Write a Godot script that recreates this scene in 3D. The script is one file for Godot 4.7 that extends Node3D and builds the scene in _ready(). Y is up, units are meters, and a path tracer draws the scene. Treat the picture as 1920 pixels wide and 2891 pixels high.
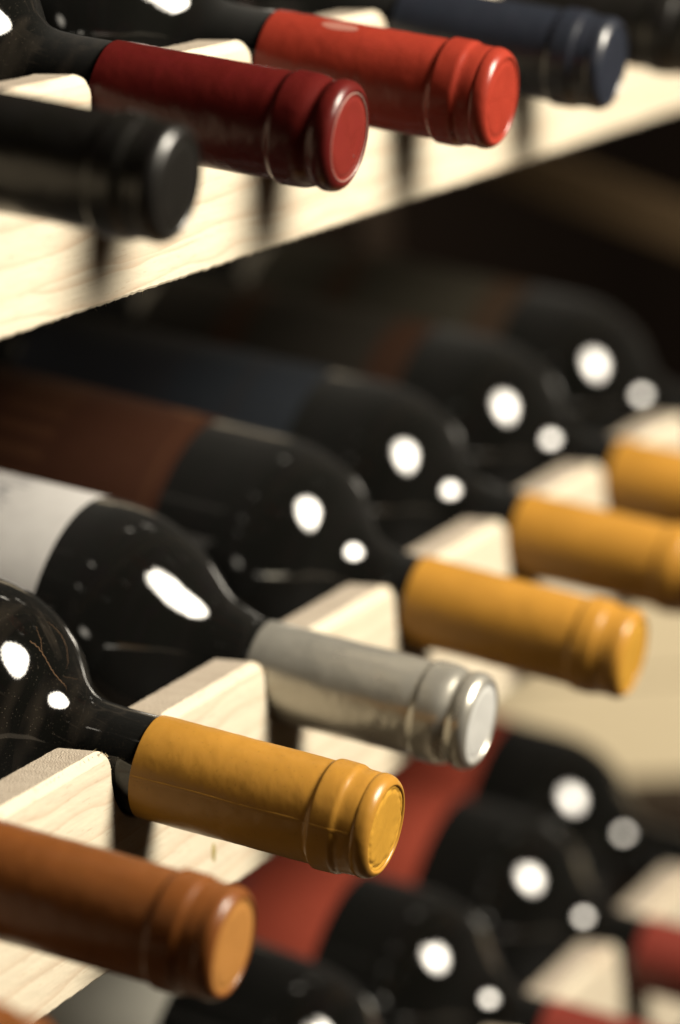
extends Node3D

const PITCH := 0.1002          # distance between two bottles of a row
const ROW := 0.1796            # distance between two rows
const AXIS := Vector3(0.0, -0.153, 0.988)   # the way the necks point
const NECK_Y := -0.0066        # height of a neck's axis where it crosses the front face
const SLOPE := -0.1547
const THICK := 0.0135
const OFFS := [0.0058, 0.012, 0.0138]          # where a row's first notch stands
const ROWS := [0.0, 0.1796, -0.1855]

var rng := RandomNumberGenerator.new()
var wob := FastNoiseLite.new()
var names := {}
var M := {}
var prof_cache := {}


func _ready() -> void:
	rng.seed = 71
	wob.seed = 5
	wob.frequency = 1.0
	wob.noise_type = FastNoiseLite.TYPE_SIMPLEX_SMOOTH
	# ---------- camera, air, lamp, exposure
	var cam := Camera3D.new()
	cam.name = "camera"
	add_child(cam)
	cam.rotation_order = EULER_ORDER_YXZ
	cam.position = Vector3(-0.7708, 0.2668, 0.444)
	cam.rotation_degrees = Vector3(-11.943, -66.484, -1.844)
	var at := CameraAttributesPhysical.new()
	at.frustum_focal_length = 87.61
	at.frustum_focus_distance = 1.0
	at.exposure_aperture = 3.5
	at.frustum_near = 0.02
	at.frustum_far = 30.0
	cam.attributes = at
	cam.near = 0.02
	cam.far = 30.0
	cam.fov = 15.6
	var e := Environment.new()
	e.background_mode = Environment.BG_COLOR
	e.background_color = Color(0.0042, 0.0033, 0.0022).linear_to_srgb()
	e.tonemap_mode = Environment.TONE_MAPPER_LINEAR
	e.tonemap_exposure = 1.0
	e.sdfgi_enabled = true
	e.ssao_enabled = true
	e.ssil_enabled = true
	var we := WorldEnvironment.new()
	we.name = "air"
	we.environment = e
	add_child(we)
	make_materials()
	softbox(Vector3(0.36, 0.71, 0.87), Vector3(0.28, 0.03, -0.02), Vector2(0.54, 0.66), 6.4)
	# ---------- the setting
	backdrop()
	# ---------- the rack
	wine_rack()
	crate_and_bench()
	# ---------- the bottles
	all_bottles()


# =================================================================== helpers
func numbered(called: String) -> String:
	if not names.has(called):
		names[called] = 0
		return called
	names[called] += 1
	return "%s_%03d" % [called, names[called]]


func thing(called: String, label: String, category: String, group := "") -> Node3D:
	var o := Node3D.new()
	o.name = numbered(called)
	add_child(o)
	o.set_meta("label", label)
	o.set_meta("category", category)
	if group:
		o.set_meta("group", group)
	return o


func put(called: String, mesh: Mesh, mat: Material, parent: Node = self) -> MeshInstance3D:
	var o := MeshInstance3D.new()
	o.name = called
	o.mesh = mesh
	if mat:
		o.material_override = mat
	parent.add_child(o, true)
	return o


func grid_mesh(rows: Array, closed := true) -> ArrayMesh:
	# rows of {p, n, uv} arrays of equal length, joined into quads
	var v := PackedVector3Array()
	var nn := PackedVector3Array()
	var uv := PackedVector2Array()
	var idx := PackedInt32Array()
	var w: int = rows[0].size()
	for r in rows:
		for a in r:
			v.append(a[0])
			nn.append(a[1])
			uv.append(a[2])
	for j in rows.size() - 1:
		for i in w - 1:
			var a := j * w + i
			var b := a + 1
			var c := a + w
			var d := c + 1
			idx.append_array([a, b, c, b, d, c])
	var arr := []
	arr.resize(Mesh.ARRAY_MAX)
	arr[Mesh.ARRAY_VERTEX] = v
	arr[Mesh.ARRAY_NORMAL] = nn
	arr[Mesh.ARRAY_TEX_UV] = uv
	arr[Mesh.ARRAY_INDEX] = idx
	var m := ArrayMesh.new()
	m.add_surface_from_arrays(Mesh.PRIMITIVE_TRIANGLES, arr)
	return m


# smooth curve through (s, r) points (Catmull-Rom), s in millimetres from the mouth of the bottle
func curve(pts: Array, step: float) -> PackedVector2Array:
	var out := PackedVector2Array()
	for i in pts.size() - 1:
		var p0: Vector2 = pts[maxi(i - 1, 0)]
		var p1: Vector2 = pts[i]
		var p2: Vector2 = pts[i + 1]
		var p3: Vector2 = pts[mini(i + 2, pts.size() - 1)]
		var n := maxi(1, int(ceil((p2 - p1).length() / step)))
		for k in n:
			var t := float(k) / n
			# centripetal-like damping: clamp tangents
			var m1 := (p2 - p0) * 0.5
			var m2 := (p3 - p1) * 0.5
			var len := (p2 - p1).length()
			if m1.length() > len * 1.0: m1 = m1.normalized() * len
			if m2.length() > len * 1.0: m2 = m2.normalized() * len
			var t2 := t * t
			var t3 := t2 * t
			out.append(p1 * (2 * t3 - 3 * t2 + 1) + m1 * (t3 - 2 * t2 + t) + p2 * (-2 * t3 + 3 * t2) + m2 * (t3 - t2))
	out.append(pts[-1])
	return out


# turn a profile (s, r in mm) about the bottle's axis. The bottle stands on its base: y = length - s.
func lathe(profile: PackedVector2Array, length: float, seg: int, a0 := 0.0, a1 := TAU, wobble := 0.0, seed_ := 0.0, smooth_normals := true) -> ArrayMesh:
	var rows := []
	var n := profile.size()
	for j in n:
		var p := profile[j]
		var q0 := profile[maxi(j - 1, 0)]
		var q1 := profile[mini(j + 1, n - 1)]
		var tang := (q1 - q0).normalized()
		var row := []
		for i in seg + 1:
			var a := lerpf(a0, a1, float(i) / seg)
			var d := Vector3(sin(a), 0, cos(a))
			var r := p.y
			if wobble > 0.0 and r > 2.0:
				r += wobble * wob.get_noise_3d(cos(a) * 1.6 + seed_, sin(a) * 1.6, p.x * 0.12) * 1.6
			var nor := (d * tang.x + Vector3.UP * tang.y).normalized()
			# tangent runs with s (down the bottle); the outside is to its left
			row.append([d * r * 0.001 + Vector3.UP * (length - p.x) * 0.001, nor, Vector2(float(i) / seg, p.x / 100.0)])
		rows.append(row)
	var m := grid_mesh(rows)
	if wobble > 0.0:
		var st := SurfaceTool.new()
		st.create_from(m, 0)
		st.generate_normals()
		return st.commit()
	return m


# =================================================================== textures and materials
func tex(w: int, h: int, f: Callable, mip := true) -> ImageTexture:
	var im := Image.create_empty(w, h, false, Image.FORMAT_RGB8)
	for y in h:
		for x in w:
			im.set_pixel(x, y, f.call(x, y))
	return ImageTexture.create_from_image(im)


func noise(freq: float, sd: int, oct := 3, type := FastNoiseLite.TYPE_SIMPLEX_SMOOTH) -> FastNoiseLite:
	var n := FastNoiseLite.new()
	n.seed = sd
	n.frequency = freq
	n.noise_type = type
	n.fractal_octaves = oct
	return n


func ntex(freq: float, sd: int, size := 512, normal := false, strength := 4.0) -> NoiseTexture2D:
	var t := NoiseTexture2D.new()
	t.width = size
	t.height = size
	t.seamless = true
	t.noise = noise(freq, sd, 4)
	t.as_normal_map = normal
	if normal:
		t.bump_strength = strength
	return t


func lin(r: float, g: float, b: float) -> Color:
	return Color(r, g, b).linear_to_srgb()


func std(c: Color, rough: float, spec := 0.5, metal := 0.0) -> StandardMaterial3D:
	var m := StandardMaterial3D.new()
	m.albedo_color = c
	m.roughness = rough
	m.metallic_specular = spec
	m.metallic = metal
	return m


func wood_texture(sd: int, contrast: float) -> ImageTexture:
	# flat-sawn pine: late-wood lines that run along u and swing slowly, fine fibres, a few darker flecks
	var warp := noise(0.0016, sd, 3)
	var warp2 := noise(0.007, sd + 1, 2)
	var fib := noise(0.02, sd + 2, 3)
	var tone := noise(0.004, sd + 3, 3)
	var pale := Color(0.325, 0.289, 0.224)
	var late := Color(0.225, 0.142, 0.088)
	return tex(1024, 256, func(x: int, y: int) -> Color:
		var v := float(y) + 15.0 * warp.get_noise_2d(x, y * 2.2) + 6.0 * warp2.get_noise_2d(x * 0.6, y * 3.0)
		var ring := fposmod(v / 25.0 + 0.6 * sin(v / 70.0), 1.0)
		var lw := pow(ring, 5.0) * (1.0 - smoothstep(0.95, 1.0, ring))
		var f := fib.get_noise_2d(x * 0.25, y * 9.0)
		var c := pale.lerp(late, clampf(lw * contrast, 0.0, 1.0))
		c = c * (1.0 + 0.07 * f + 0.07 * tone.get_noise_2d(x, y * 3.0))
		var fleck := fib.get_noise_2d(x * 0.9 + 900.0, y * 14.0)
		if fleck > 0.52:
			c = c.lerp(late * 0.8, 0.28)
		c.a = 1.0
		return c.clamp().linear_to_srgb())


func make_materials() -> void:
	# wood
	for k in 2:
		var w := std(Color.WHITE, 0.62, 0.3)
		w.albedo_texture = wood_texture(11 + 20 * k, 0.62 - 0.12 * k)
		w.normal_enabled = true
		var nt := ntex(0.03, 8 + k, 512, true, 3.0)
		w.normal_texture = nt
		w.normal_scale = 0.35
		M["wood%d" % k] = w
	var saw := std(Color.WHITE, 0.85, 0.2)
	var sn := noise(0.09, 31, 3)
	var sn2 := noise(0.012, 32, 2)
	saw.albedo_texture = tex(512, 512, func(x: int, y: int) -> Color:
		var v := 0.5 + 0.30 * sn.get_noise_2d(x * 0.5, y) + 0.22 * sn2.get_noise_2d(x, y * 0.4)
		return Color(0.190, 0.155, 0.120).lerp(Color(0.305, 0.268, 0.218), clampf(v, 0.0, 1.0)).linear_to_srgb())
	saw.uv1_triplanar = true
	saw.uv1_scale = Vector3(22, 22, 22)
	saw.normal_enabled = true
	saw.normal_texture = ntex(0.11, 33, 512, true, 6.0)
	saw.normal_scale = 0.6
	M.saw = saw
	M.splinter = std(lin(0.62, 0.50, 0.30), 0.8, 0.2)
	M.resin = std(lin(0.16, 0.13, 0.045), 0.5)
	M.crate = std(lin(0.44, 0.37, 0.25), 0.7, 0.3)
	M.darkwood = std(lin(0.016, 0.010, 0.006), 0.7, 0.3)
	M.brace = std(lin(0.034, 0.021, 0.009), 0.7, 0.3)
	M.wall = std(lin(0.010, 0.0062, 0.0042), 0.9, 0.2)
	M.floor = std(lin(0.05, 0.036, 0.026), 0.9, 0.2)
	# dark wine glass, wiped and dusty
	var dust_n := noise(0.9, 41, 1)
	var smear := noise(0.006, 42, 3)
	var smear2 := noise(0.02, 45, 2)
	var specks := {}
	var r2 := RandomNumberGenerator.new()
	r2.seed = 9
	for i in 9000:
		specks[Vector2i(r2.randi_range(0, 1023), r2.randi_range(0, 1023))] = r2.randf_range(0.2, 1.0)
	for k in 2:
		var g := std(Color.WHITE, 1.0, 0.5)
		var amount := 1.0 if k == 0 else 0.08
		g.albedo_texture = tex(1024, 1024, func(x: int, y: int) -> Color:
			var base := Color(0.0011, 0.0010, 0.0008)
			var s := clampf(smear.get_noise_2d(x * 0.5, y * 1.6) * 1.4, 0.0, 1.0) * 0.008
			var scr := 1.0 - clampf(absf(smear2.get_noise_2d(x * 0.55 + y * 0.1, y * 0.10)) * 14.0, 0.0, 1.0)
			scr *= clampf(smear.get_noise_2d(x + 500.0, y) * 2.5, 0.0, 1.0)
			s += scr * 0.007
			var sp: float = specks.get(Vector2i(x, y), 0.0)
			s += sp * sp * sp * 0.17
			return (base + Color(s, s * 0.80, s * 0.58) * amount).linear_to_srgb())
		g.roughness_texture = tex(512, 512, func(x: int, y: int) -> Color:
			var s := 0.05 + 0.025 * clampf(smear.get_noise_2d(x * 0.3, y * 0.5) + 0.2, 0.0, 1.0) * amount
			return Color(s, s, s))
		g.roughness_texture_channel = BaseMaterial3D.TEXTURE_CHANNEL_RED
		g.rim_enabled = true
		g.rim = 0.09 if k == 0 else 0.14
		g.rim_tint = 0.0
		M["glass%d" % k] = g
	# foils
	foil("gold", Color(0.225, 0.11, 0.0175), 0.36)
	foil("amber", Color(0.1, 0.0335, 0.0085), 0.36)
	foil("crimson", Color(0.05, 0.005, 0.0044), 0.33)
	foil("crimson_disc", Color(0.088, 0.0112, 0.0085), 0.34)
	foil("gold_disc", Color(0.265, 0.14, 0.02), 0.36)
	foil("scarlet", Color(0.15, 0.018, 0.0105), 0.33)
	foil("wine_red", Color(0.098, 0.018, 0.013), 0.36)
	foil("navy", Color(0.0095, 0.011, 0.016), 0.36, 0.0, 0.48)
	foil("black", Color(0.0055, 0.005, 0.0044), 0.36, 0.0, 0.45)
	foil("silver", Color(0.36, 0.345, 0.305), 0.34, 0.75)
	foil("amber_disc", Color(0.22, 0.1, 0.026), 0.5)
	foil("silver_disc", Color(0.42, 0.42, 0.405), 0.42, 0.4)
	# labels
	label_mat("white_label", Color(0.30, 0.292, 0.285), Color(0.10, 0.10, 0.11), 1)
	label_mat("brown_label", Color(0.024, 0.009, 0.0048), Color(0.045, 0.019, 0.009), 2)
	label_mat("blue_label", Color(0.0075, 0.009, 0.0115), Color(0.009, 0.009, 0.010), 3)
	label_mat("orange_label", Color(0.007, 0.006, 0.0045), Color(0.012, 0.005, 0.0024), 4)
	label_mat("olive_label", Color(0.012, 0.0105, 0.0075), Color(0.013, 0.007, 0.004), 4)
	label_mat("red_label", Color(0.17, 0.031, 0.018), Color(0.10, 0.04, 0.04), 5)
	label_mat("grey_label", Color(0.36, 0.35, 0.31), Color(0.10, 0.10, 0.09), 6)


func foil(called: String, c: Color, rough: float, metal := 0.0, spec := 0.31) -> void:
	var m := std(Color.WHITE, rough, spec, metal)
	var n1 := noise(0.012, called.hash() % 1000, 3)
	var n2 := noise(0.10, called.hash() % 1000 + 7, 3)
	m.albedo_texture = tex(256, 256, func(x: int, y: int) -> Color:
		var k := 1.0 + 0.11 * n1.get_noise_2d(x, y) + 0.025 * n2.get_noise_2d(x, y)
		var sp := n2.get_noise_2d(x * 3.1 + 300.0, y * 3.1)
		if sp > 0.60:
			k *= 0.80
		return Color(c.r * k, c.g * k, c.b * k).clamp().linear_to_srgb())
	m.roughness_texture = tex(128, 128, func(x: int, y: int) -> Color:
		var k := clampf(1.0 - 0.14 + 0.14 * n1.get_noise_2d(x * 2.3, y * 2.3), 0.0, 1.0)
		return Color(k, k, k))
	m.normal_enabled = true
	m.normal_texture = ntex(0.035, called.hash() % 500, 256, true, 2.0)
	m.normal_scale = 0.02 if called.begins_with("silver") else 0.02
	M[called] = m


func label_mat(called: String, paper: Color, ink: Color, kind: int) -> void:
	var m := std(Color.WHITE, 0.65, 0.18)
	var n := noise(0.05, kind * 13, 3)
	m.albedo_texture = tex(512, 256, func(x: int, y: int) -> Color:
		var u := x / 512.0
		var v := y / 256.0
		var c := paper * (1.0 + 0.06 * n.get_noise_2d(x, y))
		var k := 0.0
		match kind:
			1:  # a hand-written line of script and a fine rule
				var wave := 0.25 + 0.045 * sin(u * 310.0) * sin(u * 47.0) + 0.12 * (u - 0.5)
				if absf(v - wave) < 0.011 and u > 0.36 and u < 0.64: k = 0.75
				if absf(v - 0.66) < 0.02 and fposmod(u * 60.0, 1.0) < 0.7 and u > 0.3 and u < 0.7: k = 0.6
			2:
				if Vector2((u - 0.40) * 2.2, v - 0.10).length() < 0.05: k = 1.0
				if v > 0.04 and v < 0.055: k = 0.4
				if absf(v - 0.5) < 0.10 and fposmod(u * 24.0, 1.0) < 0.55 and u > 0.3 and u < 0.7: k = 0.55
			3:
				if v > 0.45: k = 0.7
				if v > 0.20 and v < 0.23: k = 0.8
			4:
				if v < 0.13: k = 0.85
				if v > 0.6 and v < 0.72: k = 0.8
			5:
				if v > 0.30 and v < 0.62 and fposmod(u * 16.0, 1.0) < 0.6 and u > 0.2 and u < 0.8: k = 0.5
				if v > 0.75: k = 0.6
			6:
				if v > 0.42 and v < 0.50 and fposmod(u * 22.0, 1.0) < 0.6 and u > 0.25 and u < 0.75: k = 0.8
		c = c.lerp(ink, k)
		return Color(c.r, c.g, c.b).clamp().linear_to_srgb())
	m.uv1_scale = Vector3(1, 1, 1)
	M[called] = m


# =================================================================== lamp
func softbox(where: Vector3, target: Vector3, size: Vector2, energy: float) -> void:
	var o := thing("studio_softbox", "big eight-sided softbox lamp glowing white in front of the wine rack", "lamp")
	o.look_at_from_position(where, target, Vector3.UP)
	var rim := PackedVector2Array()
	for k in 8:
		rim.append(Vector2(cos(TAU * (k + 0.5) / 8) * size.x, sin(TAU * (k + 0.5) / 8) * size.y) * 0.54)
	var fs := SurfaceTool.new()
	fs.begin(Mesh.PRIMITIVE_TRIANGLES)
	var hood := SurfaceTool.new()
	hood.begin(Mesh.PRIMITIVE_TRIANGLES)
	for k in 8:
		var p := Vector3(rim[k].x, rim[k].y, 0)
		var q := Vector3(rim[(k + 1) % 8].x, rim[(k + 1) % 8].y, 0)
		for v in [Vector3.ZERO, p, q]:
			fs.add_vertex(v)
		var p2 := p * 1.03 - Vector3(0, 0, 0.006)
		var q2 := q * 1.03 - Vector3(0, 0, 0.006)
		var pb := p * 0.2 + Vector3(0, 0, 0.3)
		var qb := q * 0.2 + Vector3(0, 0, 0.3)
		for v in [p2, pb, q2, q2, pb, qb, pb, Vector3(0, 0, 0.3), qb]:
			hood.add_vertex(v)
	fs.generate_normals()
	hood.generate_normals()
	var glow := std(Color(0.9, 0.9, 0.9), 0.8)
	glow.emission_enabled = true
	glow.emission = Color(1.0, 0.97, 0.92)
	glow.emission_energy_multiplier = 1.0
	put("diffuser", fs.commit(), glow, o)
	put("hood", hood.commit(), std(Color(0.02, 0.02, 0.02), 0.7), o)
	# the eight-sided face as five crossed strips of light
	var strips := [Vector2(1.0, 0.30), Vector2(0.92, 0.54), Vector2(0.78, 0.74), Vector2(0.56, 0.90), Vector2(0.32, 1.0)]
	var total := 0.0
	for v in strips:
		total += v.x * v.y
	for k in 5:
		var lamp := AreaLight3D.new()
		lamp.name = "softbox_light"
		lamp.area_size = size * strips[k]
		lamp.light_color = Color(1.0, 0.96, 0.885)
		lamp.light_energy = energy * strips[k].x * strips[k].y / total
		lamp.area_range = 8.0
		lamp.area_attenuation = 2.0
		lamp.shadow_enabled = true
		o.add_child(lamp, true)
		lamp.position = Vector3(0, 0, -0.004 - 0.001 * k)


# =================================================================== setting
func box(a: Vector3, b: Vector3, bevel := 0.0) -> ArrayMesh:
	var st := SurfaceTool.new()
	st.begin(Mesh.PRIMITIVE_TRIANGLES)
	st.set_smooth_group(-1)
	var c := (a + b) / 2
	var h := (b - a).abs() / 2
	# chamfered box: every corner gives three points
	var pt := func(sx: int, sy: int, sz: int, ax: int) -> Vector3:
		var v := Vector3(sx * h.x, sy * h.y, sz * h.z)
		if ax != 0: v.x -= sx * bevel
		if ax != 1: v.y -= sy * bevel
		if ax != 2: v.z -= sz * bevel
		return c + v
	var quad := func(p: Vector3, q: Vector3, r: Vector3, s: Vector3, out: Vector3) -> void:
		var n := (q - p).cross(r - p)
		var order := [p, q, r, p, r, s] if n.dot(out) < 0 else [p, r, q, p, s, r]
		for k in order:
			st.set_uv(Vector2(k.x + k.z, k.y) * 4.0)
			st.add_vertex(k)
	for s in [-1, 1]:
		quad.call(pt.call(s, -1, -1, 0), pt.call(s, 1, -1, 0), pt.call(s, 1, 1, 0), pt.call(s, -1, 1, 0), Vector3(s, 0, 0))
		quad.call(pt.call(-1, s, -1, 1), pt.call(1, s, -1, 1), pt.call(1, s, 1, 1), pt.call(-1, s, 1, 1), Vector3(0, s, 0))
		quad.call(pt.call(-1, -1, s, 2), pt.call(1, -1, s, 2), pt.call(1, 1, s, 2), pt.call(-1, 1, s, 2), Vector3(0, 0, s))
	if bevel > 0.0:
		for s in [-1, 1]:
			for t in [-1, 1]:
				quad.call(pt.call(s, t, -1, 0), pt.call(s, t, -1, 1), pt.call(s, t, 1, 1), pt.call(s, t, 1, 0), Vector3(s, t, 0))
				quad.call(pt.call(s, -1, t, 0), pt.call(s, -1, t, 2), pt.call(s, 1, t, 2), pt.call(s, 1, t, 0), Vector3(s, 0, t))
				quad.call(pt.call(-1, s, t, 1), pt.call(-1, s, t, 2), pt.call(1, s, t, 2), pt.call(1, s, t, 1), Vector3(0, s, t))
				for u in [-1, 1]:
					var p: Vector3 = pt.call(s, t, u, 0)
					var q: Vector3 = pt.call(s, t, u, 1)
					var r: Vector3 = pt.call(s, t, u, 2)
					var n := (q - p).cross(r - p)
					for k in ([p, q, r] if n.dot(Vector3(s, t, u)) < 0 else [p, r, q]):
						st.set_uv(Vector2(k.x + k.z, k.y) * 4.0)
						st.add_vertex(k)
	st.generate_normals()
	return st.commit()


func backdrop() -> void:
	var f := put("floor", box(Vector3(-3, -0.85, -1.2), Vector3(4, -0.80, 3)), M.floor)
	f.set_meta("kind", "structure")
	f.set_meta("label", "dark floor of the cellar under the rack")
	var w := put("wall_back", box(Vector3(-3, -0.80, -0.70), Vector3(3, 1.6, -0.62)), M.wall)
	w.set_meta("kind", "structure")
	w.set_meta("label", "dark cellar wall behind the wine rack")
	var w2 := put("wall_right", box(Vector3(2.4, -0.80, -0.62), Vector3(2.48, 1.6, 3)), M.wall)
	w2.set_meta("kind", "structure")
	w2.set_meta("label", "dark cellar wall far beyond the end of the rack")


# =================================================================== rack
# outline of a board with round-cornered U notches at the given places, as seen from the front; y = 0 is its top
func board_outline(x0: float, x1: float, depth: float, notches: Array, half: float, floor_y: float, corner: float, sd: float, rough: float) -> PackedVector2Array:
	var o := PackedVector2Array()
	var lowr := half
	var cy := floor_y + lowr
	o.append(Vector2(x0, -depth))
	o.append(Vector2(x0, 0.0))
	var last := x0
	for nx in notches:
		line_to(o, Vector2(last, 0), Vector2(nx - half - corner, 0), 0.0016)
		for k in range(0, 9):
			var a := k / 8.0 * PI / 2
			o.append(Vector2(nx - half - corner + sin(a) * corner, -corner + cos(a) * corner))
		line_to(o, Vector2(nx - half, -corner), Vector2(nx - half, cy), 0.002)
		for k in range(0, 25):
			var a := PI + k / 24.0 * PI
			o.append(Vector2(nx + cos(a) * lowr, cy + sin(a) * lowr))
		line_to(o, Vector2(nx + half, cy), Vector2(nx + half, -corner), 0.002)
		for k in range(0, 9):
			var a := PI - k / 8.0 * PI / 2
			o.append(Vector2(nx + half + corner + cos(a) * corner, -corner + sin(a) * corner))
		last = nx + half + corner
	line_to(o, Vector2(last, 0), Vector2(x1, 0), 0.002)
	o.append(Vector2(x1, 0))
	o.append(Vector2(x1, -depth))
	line_to(o, Vector2(x1, -depth), Vector2(x0, -depth), 0.0016)
	# thin out points that fall together, then roughen the sawn edge
	var clean := PackedVector2Array()
	for p in o:
		if clean.is_empty() or clean[-1].distance_to(p) > 0.0004:
			clean.append(p)
	if clean[0].distance_to(clean[-1]) < 0.0004:
		clean.remove_at(clean.size() - 1)
	for i in clean.size():
		var p := clean[i]
		var k := rough * (2.2 if p.y < -depth + 0.001 else 1.0)
		clean[i] = p + Vector2(wob.get_noise_2d(p.x * 900.0, sd + p.y * 900.0), wob.get_noise_2d(p.x * 700.0 + 50.0, sd + 90.0 + p.y * 700.0)) * k
	return clean


func line_to(o: PackedVector2Array, a: Vector2, b: Vector2, step: float) -> void:
	var n := int(a.distance_to(b) / step)
	for k in range(1, n):
		o.append(a.lerp(b, float(k) / n))


func board_mesh(outline: PackedVector2Array, thick: float, chamfer: float, face: Material, edge: Material, shift: Vector2, top_chamfer := 0.0) -> ArrayMesh:
	var n := outline.size()
	var inner := PackedVector2Array()
	var nor := PackedVector2Array()
	var cham := PackedFloat32Array()
	var area := 0.0
	for i in n:
		area += outline[i].cross(outline[(i + 1) % n])
	var sgn := 1.0 if area > 0 else -1.0
	for i in n:
		var t := (outline[(i + 1) % n] - outline[(i - 1 + n) % n]).normalized()
		var out := Vector2(t.y, -t.x) * sgn
		nor.append(out)
		var up := clampf(out.y, 0.0, 1.0) if outline[i].y > -0.0075 else 0.0
		cham.append(lerpf(chamfer, top_chamfer, up * up * up) if top_chamfer > chamfer else chamfer)
		inner.append(outline[i] - out * cham[i])
	var tri := Geometry2D.triangulate_polygon(outline)
	var st := SurfaceTool.new()
	st.begin(Mesh.PRIMITIVE_TRIANGLES)
	var uvf := func(p: Vector2) -> Vector2: return Vector2(p.x / 0.30, -p.y / 0.075) + shift
	for t in range(0, tri.size(), 3):
		var ids := [tri[t], tri[t + 1], tri[t + 2]]
		var cw := (outline[ids[1]] - outline[ids[0]]).cross(outline[ids[2]] - outline[ids[0]]) < 0
		for k in (ids if cw else [ids[0], ids[2], ids[1]]):
			st.set_normal(Vector3(0, 0, 1))
			st.set_tangent(Plane(1, 0, 0, 1))
			st.set_uv(uvf.call(inner[k]))
			st.add_vertex(Vector3(inner[k].x, inner[k].y, 0))
		for k in ([ids[0], ids[2], ids[1]] if cw else ids):
			st.set_normal(Vector3(0, 0, -1))
			st.set_tangent(Plane(-1, 0, 0, 1))
			st.set_uv(uvf.call(outline[k]))
			st.add_vertex(Vector3(outline[k].x, outline[k].y, -thick))
	var s2 := SurfaceTool.new()
	s2.begin(Mesh.PRIMITIVE_TRIANGLES)
	for i in n:
		var j := (i + 1) % n
		var pts := []
		for k in [i, j]:
			pts.append([Vector3(inner[k].x, inner[k].y, 0), Vector3(outline[k].x, outline[k].y, -cham[k] * 0.75), Vector3(outline[k].x, outline[k].y, -thick), Vector3(nor[k].x, nor[k].y, 0)])
		for ring in 2:
			var tool: SurfaceTool = st if ring == 0 else s2
			var quad := [[pts[0][ring], 0], [pts[1][ring], 1], [pts[0][ring + 1], 0], [pts[1][ring], 1], [pts[1][ring + 1], 1], [pts[0][ring + 1], 0]]
			if sgn < 0:
				quad = [[pts[0][ring], 0], [pts[0][ring + 1], 0], [pts[1][ring], 1], [pts[1][ring], 1], [pts[0][ring + 1], 0], [pts[1][ring + 1], 1]]
			for q in quad:
				var nn: Vector3 = pts[q[1]][3]
				if ring == 0:
					nn = (nn * 0.75 + Vector3(0, 0, 1)).normalized()
				tool.set_normal(nn)
				tool.set_tangent(Plane(pts[q[1]][3].cross(Vector3(0, 0, 1)).normalized(), 1))
				tool.set_uv(uvf.call(Vector2(q[0].x, q[0].y + q[0].z)) if ring == 0 else Vector2(q[0].x * 10.0, q[0].z * 10.0))
				tool.add_vertex(q[0])
	var m := ArrayMesh.new()
	st.commit(m)
	m.surface_set_material(0, face)
	s2.commit(m)
	m.surface_set_material(1, edge)
	return m


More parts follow.
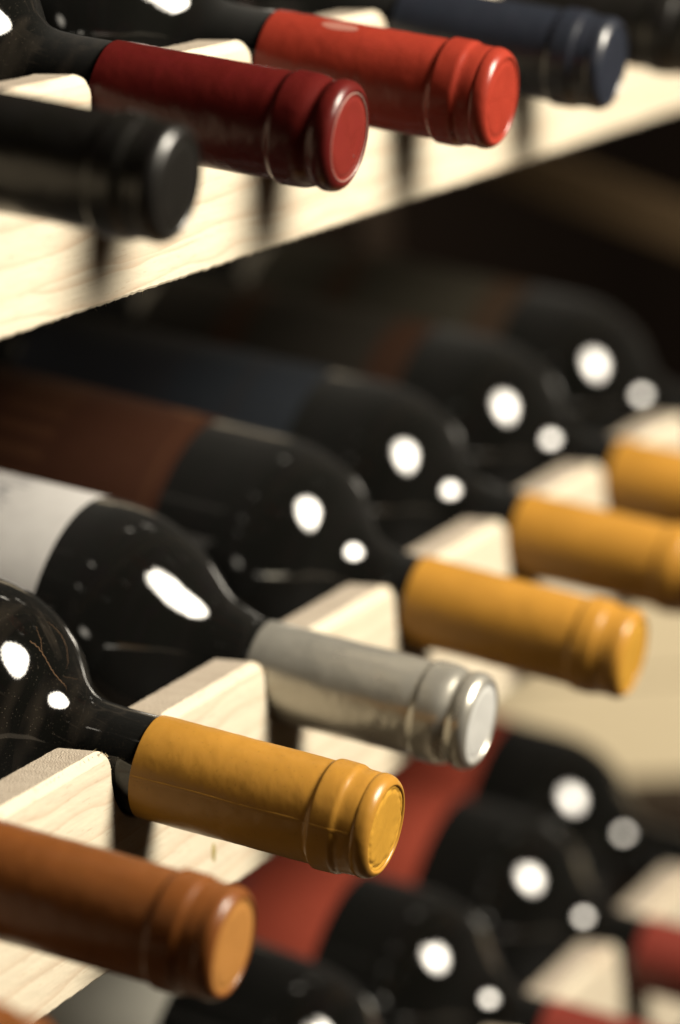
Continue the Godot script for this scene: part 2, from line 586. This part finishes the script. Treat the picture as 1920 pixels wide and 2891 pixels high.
func wine_rack() -> void:
	var rack := thing("wine_rack", "pale pine wine rack with notched boards holding the bottles by their necks", "wine rack")
	var offs := OFFS
	var ys := ROWS
	for row in 3:
		var ns := []
		for k in range(-2 if row == 0 else -1, 8):
			ns.append(k * PITCH + offs[row])
		var ol := board_outline(-0.26, 0.84 if row == 1 else 0.80, 0.0611, ns, 0.0152, -0.0230, 0.0062, row * 37.0, 0.00022)
		var b := put("front_board", board_mesh(ol, THICK, 0.0007, M.wood0 if row == 1 else M.wood1, M.saw, Vector2(0.13 * row, 0.31 * row), 0.0027), null, rack)
		b.position = Vector3(0, ys[row], 0)
		# rear board: wide shallow hollows under the bottles' bodies
		var o2 := PackedVector2Array()
		var cy := NECK_Y + SLOPE * -0.207
		o2.append(Vector2(-0.26, -0.06))
		o2.append(Vector2(-0.26, 0.008))
		for nx in ns:
			for k in range(0, 21):
				var x: float = nx - 0.0384 + 0.0768 * k / 20.0
				o2.append(Vector2(x, minf(0.008, cy - sqrt(maxf(0.0, 0.0412 ** 2 - (x - nx) ** 2)))))
		o2.append(Vector2(0.80, 0.008))
		o2.append(Vector2(0.80, -0.06))
		var rb := put("rear_board", board_mesh(o2, THICK, 0.0005, M.wood1, M.saw, Vector2(0.4, 0.2 * row)), null, rack)
		rb.position = Vector3(0, ys[row], -0.2)
	# posts: two at the left end, two at the right end
	for x in [-0.285, 0.805]:
		for z in [-0.0290, -0.2290]:
			var p := put("post", box(Vector3(-0.018, -0.80, -0.015), Vector3(0.018, 0.42, 0.015), 0.0015), M.darkwood, rack)
			p.position = Vector3(x - (-0.006 if x < 0 else 0.005), 0, z)
	# slanting brace that stiffens the far end
	var br := put("brace", box(Vector3(-0.011, -0.30, -0.007), Vector3(0.011, 0.30, 0.007), 0.001), M.brace, rack)
	var a := Vector3(0.93, 0.088, -0.30)
	var c := Vector3(0.93, 0.02, -0.10)
	br.look_at_from_position((a + c) / 2, (a + c) / 2 + Vector3(1, 0, 0), (c - a).normalized())
	# splinters that the saw left on the edges
	var spl := SurfaceTool.new()
	spl.begin(Mesh.PRIMITIVE_TRIANGLES)
	for k in 150:
		var x := rng.randf_range(0.02, 0.30)
		sliver(spl, Vector3(x, ROW - 0.0610, rng.randf_range(-0.006, -0.0002)), Vector3(rng.randf_range(-1, 1), rng.randf_range(-0.9, -0.1), rng.randf_range(-0.2, 0.5)), rng.randf_range(0.0006, 0.0022))
	for k in 5:
		for i in 36:
			var ex: float = k * PITCH + offs[0] - 0.0152 - rng.randf_range(-0.0002, 0.0055)
			var d: float = (k * PITCH + offs[0] - 0.0152) - ex
			var y: float = -0.0062 + sqrt(maxf(0.0, 0.0062 ** 2 - maxf(0.0, 0.0062 - d) ** 2)) 
			sliver(spl, Vector3(ex, y - 0.0002, -rng.randf() * rng.randf() * THICK - 0.0001), Vector3(rng.randf_range(-0.6, 1), rng.randf_range(-0.4, 0.6), rng.randf_range(-0.4, 0.9)), rng.randf_range(0.0005, 0.0016))
	for row in [0]:
		for i in 260:
			var x := rng.randf_range(-0.05, 0.45)
			var rel := fposmod(x - offs[0] + PITCH / 2, PITCH) - PITCH / 2
			if absf(rel) < 0.024: continue
			sliver(spl, Vector3(x, -0.0002, -THICK if rng.randf() < 0.6 else -0.0002), Vector3(rng.randf_range(-0.6, 0.6), rng.randf_range(0.1, 1), rng.randf_range(-0.7, 0.4)), rng.randf_range(0.0003, 0.0012))
	spl.generate_normals()
	var sp := put("splinters", spl.commit(), M.splinter, rack)
	sp.set_meta("kind", "stuff")
	# an olive-green streak of resin on the middle board
	var st := SurfaceTool.new()
	st.begin(Mesh.PRIMITIVE_TRIANGLES)
	var c0 := Vector3(0.1515, -0.0475, 0.0003)
	for k in 10:
		var a0 := TAU * k / 10
		var a1 := TAU * (k + 1) / 10
		st.add_vertex(c0 + Vector3(0, 0, 0.0004))
		st.add_vertex(c0 + Vector3(sin(a0) * 0.0016, cos(a0) * 0.0034, -0.0004))
		st.add_vertex(c0 + Vector3(sin(a1) * 0.0016, cos(a1) * 0.0034, -0.0004))
	st.generate_normals()
	put("resin_streak", st.commit(), M.resin, rack)


func sliver(st: SurfaceTool, p: Vector3, dir: Vector3, len: float) -> void:
	var d := dir.normalized() * len
	var side := d.cross(Vector3(0.3, 0.5, 0.8)).normalized() * 0.00013
	var up := d.cross(side).normalized() * 0.0001
	var a := p + side
	var b := p - side
	var c := p + up
	var t := p + d
	for q in [a, b, t, b, c, t, c, a, t]:
		st.add_vertex(q)


func crate_and_bench() -> void:
	var b := thing("bench", "low dark wooden bench standing past the far end of the rack", "bench")
	put("bench_top", box(Vector3(0.94, -0.30, -0.56), Vector3(1.5, -0.268, 0.30), 0.002), M.darkwood, b)
	for x in [0.97, 1.47]:
		for z in [-0.53, 0.27]:
			put("leg", box(Vector3(x - 0.02, -0.80, z - 0.02), Vector3(x + 0.02, -0.30, z + 0.02), 0.002), M.darkwood, b)
	var c := thing("crate", "pale wooden crate standing on the dark bench past the rack's end", "crate")
	c.position = Vector3(0.99, -0.268, -0.13)
	c.rotation.y = deg_to_rad(25)
	for k in 2:
		var y0 := k * 0.054
		var y1 := y0 + 0.0525
		put("board", box(Vector3(0, y0, -0.34), Vector3(0.012, y1, 0.36), 0.001), M.crate, c)
		put("board", box(Vector3(0.26, y0, -0.34), Vector3(0.272, y1, 0.36), 0.001), M.crate, c)
		put("board", box(Vector3(0.013, y0, -0.34), Vector3(0.259, y1, -0.328), 0.001), M.crate, c)
		put("board", box(Vector3(0.013, y0, 0.348), Vector3(0.259, y1, 0.36), 0.001), M.crate, c)


# =================================================================== bottles
const SHOULDER_ROUND := [Vector2(5, 13.2), Vector2(60, 13.8), Vector2(80, 13.8), Vector2(84, 13.95), Vector2(88, 14.3), Vector2(92, 15.6), Vector2(96, 18.6), Vector2(100, 23.6), Vector2(104, 28.8), Vector2(109, 33), Vector2(115, 36.4), Vector2(122, 39), Vector2(130, 40.2), Vector2(140, 40.4), Vector2(286, 40.4), Vector2(293, 39.6), Vector2(298, 35.0), Vector2(300, 31.0), Vector2(299.5, 27.0), Vector2(290, 20.0), Vector2(278, 9.0), Vector2(275, 0.05)]
const SHOULDER_SLOPED := [Vector2(5, 13.2), Vector2(60, 13.8), Vector2(72, 14.2), Vector2(76, 14.9), Vector2(80, 16.1), Vector2(84, 17.5), Vector2(88, 19.9), Vector2(92, 23.2), Vector2(96, 26.8), Vector2(100, 29.8), Vector2(104, 32.4), Vector2(109, 34.9), Vector2(115, 37), Vector2(122, 38.3), Vector2(130, 38.6), Vector2(140, 38.6), Vector2(286, 38.6), Vector2(293, 37.800000000000004), Vector2(298, 35.0), Vector2(300, 31.0), Vector2(299.5, 27.0), Vector2(290, 20.0), Vector2(278, 9.0), Vector2(275, 0.05)]
const SHOULDER_FULL := [Vector2(5, 13.2), Vector2(60, 13.7), Vector2(80, 13.7), Vector2(84, 13.95), Vector2(88, 14.8), Vector2(92, 16.5), Vector2(96, 19.7), Vector2(100, 25), Vector2(104, 30.3), Vector2(109, 34.4), Vector2(115, 37.5), Vector2(122, 39.7), Vector2(130, 40.6), Vector2(140, 40.7), Vector2(286, 40.7), Vector2(293, 39.900000000000006), Vector2(298, 35.0), Vector2(300, 31.0), Vector2(299.5, 27.0), Vector2(290, 20.0), Vector2(278, 9.0), Vector2(275, 0.05)]


func capsule_profile(start: float, grooved: bool) -> PackedVector2Array:
	var c := [Vector2(0.5, 11.6), Vector2(0.05, 12.0), Vector2(0.15, 12.5), Vector2(0.6, 13.2), Vector2(1.4, 13.85), Vector2(2.4, 14.25), Vector2(3.6, 14.4), Vector2(4.3, 14.3), Vector2(4.7, 14.08), Vector2(5.1, 14.12), Vector2(6.0, 14.22), Vector2(8.2, 14.3), Vector2(9.2, 14.45), Vector2(10.0, 14.8), Vector2(10.6, 15.02), Vector2(11.4, 15.1), Vector2(16.1, 15.15), Vector2(16.8, 15.05), Vector2(17.3, 14.65), Vector2(17.8, 14.3), Vector2(18.6, 14.2), Vector2(20, 14.25), Vector2(40, 14.3), Vector2(start - 0.5, 14.4), Vector2(start, 14.38), Vector2(start + 0.05, 14.2), Vector2(start - 2.0, 13.9)]
	if grooved:
		c = [Vector2(0.55, 11.75), Vector2(0.05, 12.1), Vector2(0.25, 12.8), Vector2(0.9, 13.7), Vector2(1.9, 14.35), Vector2(3.1, 14.6), Vector2(4.5, 14.55), Vector2(5.5, 14.2), Vector2(6.3, 13.75), Vector2(7.0, 13.75), Vector2(7.8, 14.05), Vector2(9.0, 14.5), Vector2(10.4, 14.85), Vector2(12.0, 15.0), Vector2(15.8, 15.05), Vector2(16.6, 14.95), Vector2(17.3, 14.55), Vector2(17.9, 14.2), Vector2(18.8, 14.15), Vector2(21, 14.25), Vector2(40, 14.3), Vector2(start - 0.5, 14.4), Vector2(start, 14.38), Vector2(start + 0.05, 14.2), Vector2(start - 2.0, 13.9)]
	return curve(c, 0.35)


func end_disc(sd: float, rough: float, reach := 0.0) -> ArrayMesh:
	# the flat end of the foil: slightly dished, with an uneven crease where the foil was folded over
	var rows := []
	var radii := [0.02, 3.0, 6.0, 8.0, 9.2, 10.0, 10.5, 10.9, 11.3, 11.8]
	for r in radii:
		var row := []
		for i in 97:
			var a := TAU * i / 96
			var cr: float = 10.5 + rough * 0.9 * wob.get_noise_2d(cos(a) * 2.2 + sd, sin(a) * 2.2)
			var depth: float = -0.32 * exp(-pow((r - cr) / 0.42, 2)) * (0.5 + rough)
			depth += 0.10 * wob.get_noise_2d(cos(a) * r * 0.22 + sd * 3.0, sin(a) * r * 0.22) * rough
			var lift: float = -0.25 if r < 10.0 else lerpf(-0.25, -0.52, (r - 10.0) / 1.8)
			row.append([Vector3(sin(a) * r, depth + lift + 300.0, cos(a) * r) * 0.001, Vector3.UP, Vector2(sin(a), cos(a)) * r * 0.02])
		rows.append(row)
	var st := SurfaceTool.new()
	st.create_from(grid_mesh(rows), 0)
	st.generate_normals()
	return st.commit()


func bottle(row: int, k: int, z_end: float, label: String, foil_name: String, disc_name: String, start: float, paper: String, label_s: float, shape := 0, glass := 1, tilt := 0.0) -> Node3D:
	var o := thing("wine_bottle", label, "wine bottle")
	var off: float = OFFS[row]
	var sink: float = [0.0016, 0.0005, 0.0016][row]
	# the neck lies in its notch; the bottle dips from there by the common slope and its own extra tilt
	var neck := Vector3(k * PITCH + off, ROWS[row] + NECK_Y - sink, -0.0023)
	var turn := rng.randf() * TAU
	var side := Vector3(1, 0, 0)
	var ax := AXIS.normalized().rotated(side, deg_to_rad(([0.7, 0.0, 0.7][row] + tilt)))
	var tip := neck + ax * (z_end / ax.z)
	var bas := Basis(side, ax, side.cross(ax))
	o.transform = Transform3D(bas, tip - ax * 0.3)
	var key := "glass%d" % shape
	if not prof_cache.has(key):
		prof_cache[key] = lathe(curve([SHOULDER_ROUND, SHOULDER_SLOPED, SHOULDER_FULL][shape], 1.6), 300, 96)
	var g := put("glass", prof_cache[key], M["glass%d" % glass], o)
	g.rotation.y = turn
	var near := row == 0 and k <= 3 or row == 1 and k <= 2
	var cp := put("capsule", lathe(capsule_profile(start, foil_name in ["crimson", "silver"]), 300, 128 if near else 64, 0, TAU, 0.09, float(k) * 3.3 + row * 17.0), M[foil_name], o)
	cp.rotation.y = turn
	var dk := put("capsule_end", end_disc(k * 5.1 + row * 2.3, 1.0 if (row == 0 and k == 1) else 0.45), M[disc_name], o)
	dk.rotation.y = turn
	if paper:
		var rows := PackedVector2Array()
		for i in 25:
			rows.append(Vector2(label_s + i * 4.5, [40.58, 38.78, 40.88][shape]))
		var lm := lathe(rows, 300, 64, -2.6, 2.6)
		var arrays := lm.surface_get_arrays(0)
		var uv: PackedVector2Array = arrays[Mesh.ARRAY_TEX_UV]
		for i in uv.size():
			uv[i] = Vector2(uv[i].x, (uv[i].y * 100.0 - label_s) / 108.0)
		arrays[Mesh.ARRAY_TEX_UV] = uv
		var m2 := ArrayMesh.new()
		m2.add_surface_from_arrays(Mesh.PRIMITIVE_TRIANGLES, arrays)
		var lb := put("paper_label", m2, M[paper], o)
		lb.rotation.y = PI + 0.4
	return o


func all_bottles() -> void:
	# middle row
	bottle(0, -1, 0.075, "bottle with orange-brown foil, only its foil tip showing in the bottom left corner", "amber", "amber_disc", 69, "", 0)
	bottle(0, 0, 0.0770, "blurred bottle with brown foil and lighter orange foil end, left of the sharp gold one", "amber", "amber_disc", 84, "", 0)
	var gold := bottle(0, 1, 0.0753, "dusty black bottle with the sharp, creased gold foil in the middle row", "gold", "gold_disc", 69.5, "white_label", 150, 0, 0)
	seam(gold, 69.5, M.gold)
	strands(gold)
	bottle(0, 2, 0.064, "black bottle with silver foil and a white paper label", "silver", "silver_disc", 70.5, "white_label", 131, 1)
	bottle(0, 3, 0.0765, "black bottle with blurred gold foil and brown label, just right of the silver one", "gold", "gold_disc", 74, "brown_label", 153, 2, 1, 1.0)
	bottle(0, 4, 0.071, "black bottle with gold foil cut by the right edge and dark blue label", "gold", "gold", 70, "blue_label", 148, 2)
	bottle(0, 5, 0.071, "black bottle with only the start of its gold foil showing at right", "gold", "gold", 70, "orange_label", 148, 2)
	bottle(0, 6, 0.072, "farthest dark bottle of the middle row, its foil outside the picture", "gold", "gold", 70, "olive_label", 148, 2)
	# top row
	bottle(1, 0, 0.0674, "bottle with black foil at the left edge of the top board", "black", "black", 68, "", 0)
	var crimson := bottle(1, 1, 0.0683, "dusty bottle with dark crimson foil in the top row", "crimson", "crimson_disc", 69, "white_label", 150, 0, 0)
	crimp(crimson)
	var red := bottle(1, 2, 0.0724, "bottle with bright red foil in the top row", "scarlet", "scarlet", 71, "", 0)
	scuff(red)
	bottle(1, 3, 0.0708, "bottle with navy blue foil right of the bright red one", "navy", "navy", 69, "", 0)
	bottle(1, 4, 0.069, "blurred bottle with black foil in the top right corner", "black", "black", 69, "", 0)
	# bottom row
	bottle(2, 3, 0.070, "dark bottle with grey-white label at the bottom edge, lowest in the picture", "wine_red", "wine_red", 69, "grey_label", 162, 2, 1, 4.5)
	bottle(2, 4, 0.075, "bottle with red label whose red foil starts at the bottom edge", "wine_red", "wine_red", 72, "red_label", 151, 2)
	bottle(2, 5, 0.075, "bottle with red label below the silver foil, its red foil at the right edge", "wine_red", "wine_red", 69, "red_label", 152, 2)
	bottle(2, 6, 0.057, "farthest bottle of the bottom row, pushed in deeper than its neighbours", "wine_red", "wine_red", 60, "red_label", 151, 2)


# the overlap along the gold foil: a thin raised strip from its edge to the end ring
func seam(o: Node3D, start: float, mat: Material) -> void:
	var rows := []
	var profile := capsule_profile(start, false)
	for j in 130:
		var s := lerpf(5.2, start - 0.4, j / 129.0)
		var base := 14.4
		for p in profile.size() - 1:
			if profile[p].x <= s and profile[p + 1].x >= s:
				base = lerpf(profile[p].y, profile[p + 1].y, (s - profile[p].x) / maxf(0.001, profile[p + 1].x - profile[p].x))
				break
		var row := []
		for i in 7:
			var t := (i - 3) / 3.0
			var a := -1.66 + 0.006 * sin(s * 0.21) + t * 0.05
			var r := base + 0.045 + 0.05 * (1.0 - t * t) - (0.2 if absf(t) > 0.9 else 0.0)
			var d := Vector3(sin(a), 0, cos(a))
			row.append([d * r * 0.001 + Vector3.UP * (300.0 - s) * 0.001, d, Vector2(t, s * 0.01)])
		rows.append(row)
	var st := SurfaceTool.new()
	st.create_from(grid_mesh(rows), 0)
	st.generate_normals()
	put("foil_seam", st.commit(), mat, o)


# worn pale patch on top of the bright red foil
func scuff(o: Node3D) -> void:
	var pts := PackedVector2Array()
	var rows := []
	for j in 9:
		var s := lerpf(44.0, 55.0, j / 8.0)
		var w: float = 0.15 * sqrt(maxf(0.02, 1.0 - pow((j - 4) / 4.2, 2)))
		var row := []
		for i in 9:
			var t := (i - 4) / 4.0
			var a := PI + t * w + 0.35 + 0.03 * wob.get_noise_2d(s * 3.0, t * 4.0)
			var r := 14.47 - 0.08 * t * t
			var d := Vector3(sin(a), 0, cos(a))
			row.append([d * r * 0.001 + Vector3.UP * (300.0 - s) * 0.001, d, Vector2(t, s * 0.01)])
		rows.append(row)
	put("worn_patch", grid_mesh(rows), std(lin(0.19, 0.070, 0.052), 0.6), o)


# a brown cobweb thread and its branches stuck to the dusty shoulder of the gold-foiled bottle: points are (s, angle, radius)
func strands(o: Node3D) -> void:
	var lines := [
		[Vector3(105.99, -2.866, 0.26), Vector3(103.65, -2.887, 0.3), Vector3(101.28, -2.884, 0.3), Vector3(99.38, -2.862, 0.3), Vector3(97.59, -2.879, 0.28), Vector3(95.82, -2.902, 0.22), Vector3(95.02, -2.852, 0.1)],
		[Vector3(107.6, -3.06, 0.08), Vector3(106.87, -3.045, 0.16), Vector3(104.72, -2.991, 0.22), Vector3(103.0, -2.9, 0.26)],
		[Vector3(107.4, 3.02, 0.08), Vector3(106.52, 2.977, 0.16), Vector3(103.72, 2.917, 0.2), Vector3(101.31, 2.918, 0.2), Vector3(98.96, 3.042, 0.18), Vector3(98.07, 3.17, 0.08)],
		[Vector3(97.34, -2.984, 0.1), Vector3(96.36, -3.131, 0.12), Vector3(95.44, -3.344, 0.08)]]
	var profile := curve(SHOULDER_ROUND, 0.5)
	for line in lines:
		var st := SurfaceTool.new()
		st.begin(Mesh.PRIMITIVE_TRIANGLES)
		var prev := []
		for i in line.size() - 1:
			for k in 9:
				var q: Vector3 = line[i].lerp(line[i + 1], k / 8.0)
				q.y += 0.02 * wob.get_noise_1d(q.x * 2.3)
				var r := 0.0
				for p in profile.size() - 1:
					if profile[p].x <= q.x and profile[p + 1].x >= q.x and profile[p].y < 41.0:
						r = lerpf(profile[p].y, profile[p + 1].y, (q.x - profile[p].x) / maxf(0.001, profile[p + 1].x - profile[p].x))
						break
				var w := q.z * (0.65 + 0.5 * absf(wob.get_noise_1d(q.x * 5.1)))
				var ring := []
				for c in 3:
					var da := (c - 1) * w / r
					var rr := r + (w * 0.35 if c == 1 else -0.05)
					ring.append(Vector3(sin(q.y + da) * rr, 300.0 - q.x, cos(q.y + da) * rr) * 0.001)
				if prev:
					for c in 2:
						for v in [prev[c], ring[c], prev[c + 1], prev[c + 1], ring[c], ring[c + 1]]:
							st.add_vertex(v)
				prev = ring
		st.generate_normals()
		put("dust_thread", st.commit(), std(lin(0.055, 0.033, 0.019), 0.9, 0.1), o)


# the worn, pale edge round the end of the crimson foil, and a pinhole in its end
func crimp(o: Node3D) -> void:
	var t := TorusMesh.new()
	t.inner_radius = 0.01125
	t.outer_radius = 0.01165
	t.rings = 96
	t.ring_segments = 8
	var tm := put("crimp_ring", t, std(lin(0.16, 0.085, 0.07), 0.5), o)
	tm.position.y = 0.29965
	var h := SphereMesh.new()
	h.radius = 0.00035
	h.height = 0.0004
	h.radial_segments = 12
	h.rings = 6
	var hm := put("pinhole", h, std(lin(0.02, 0.003, 0.003), 0.6), o)
	hm.position = Vector3(0.0045, 0.29975, 0.0055)
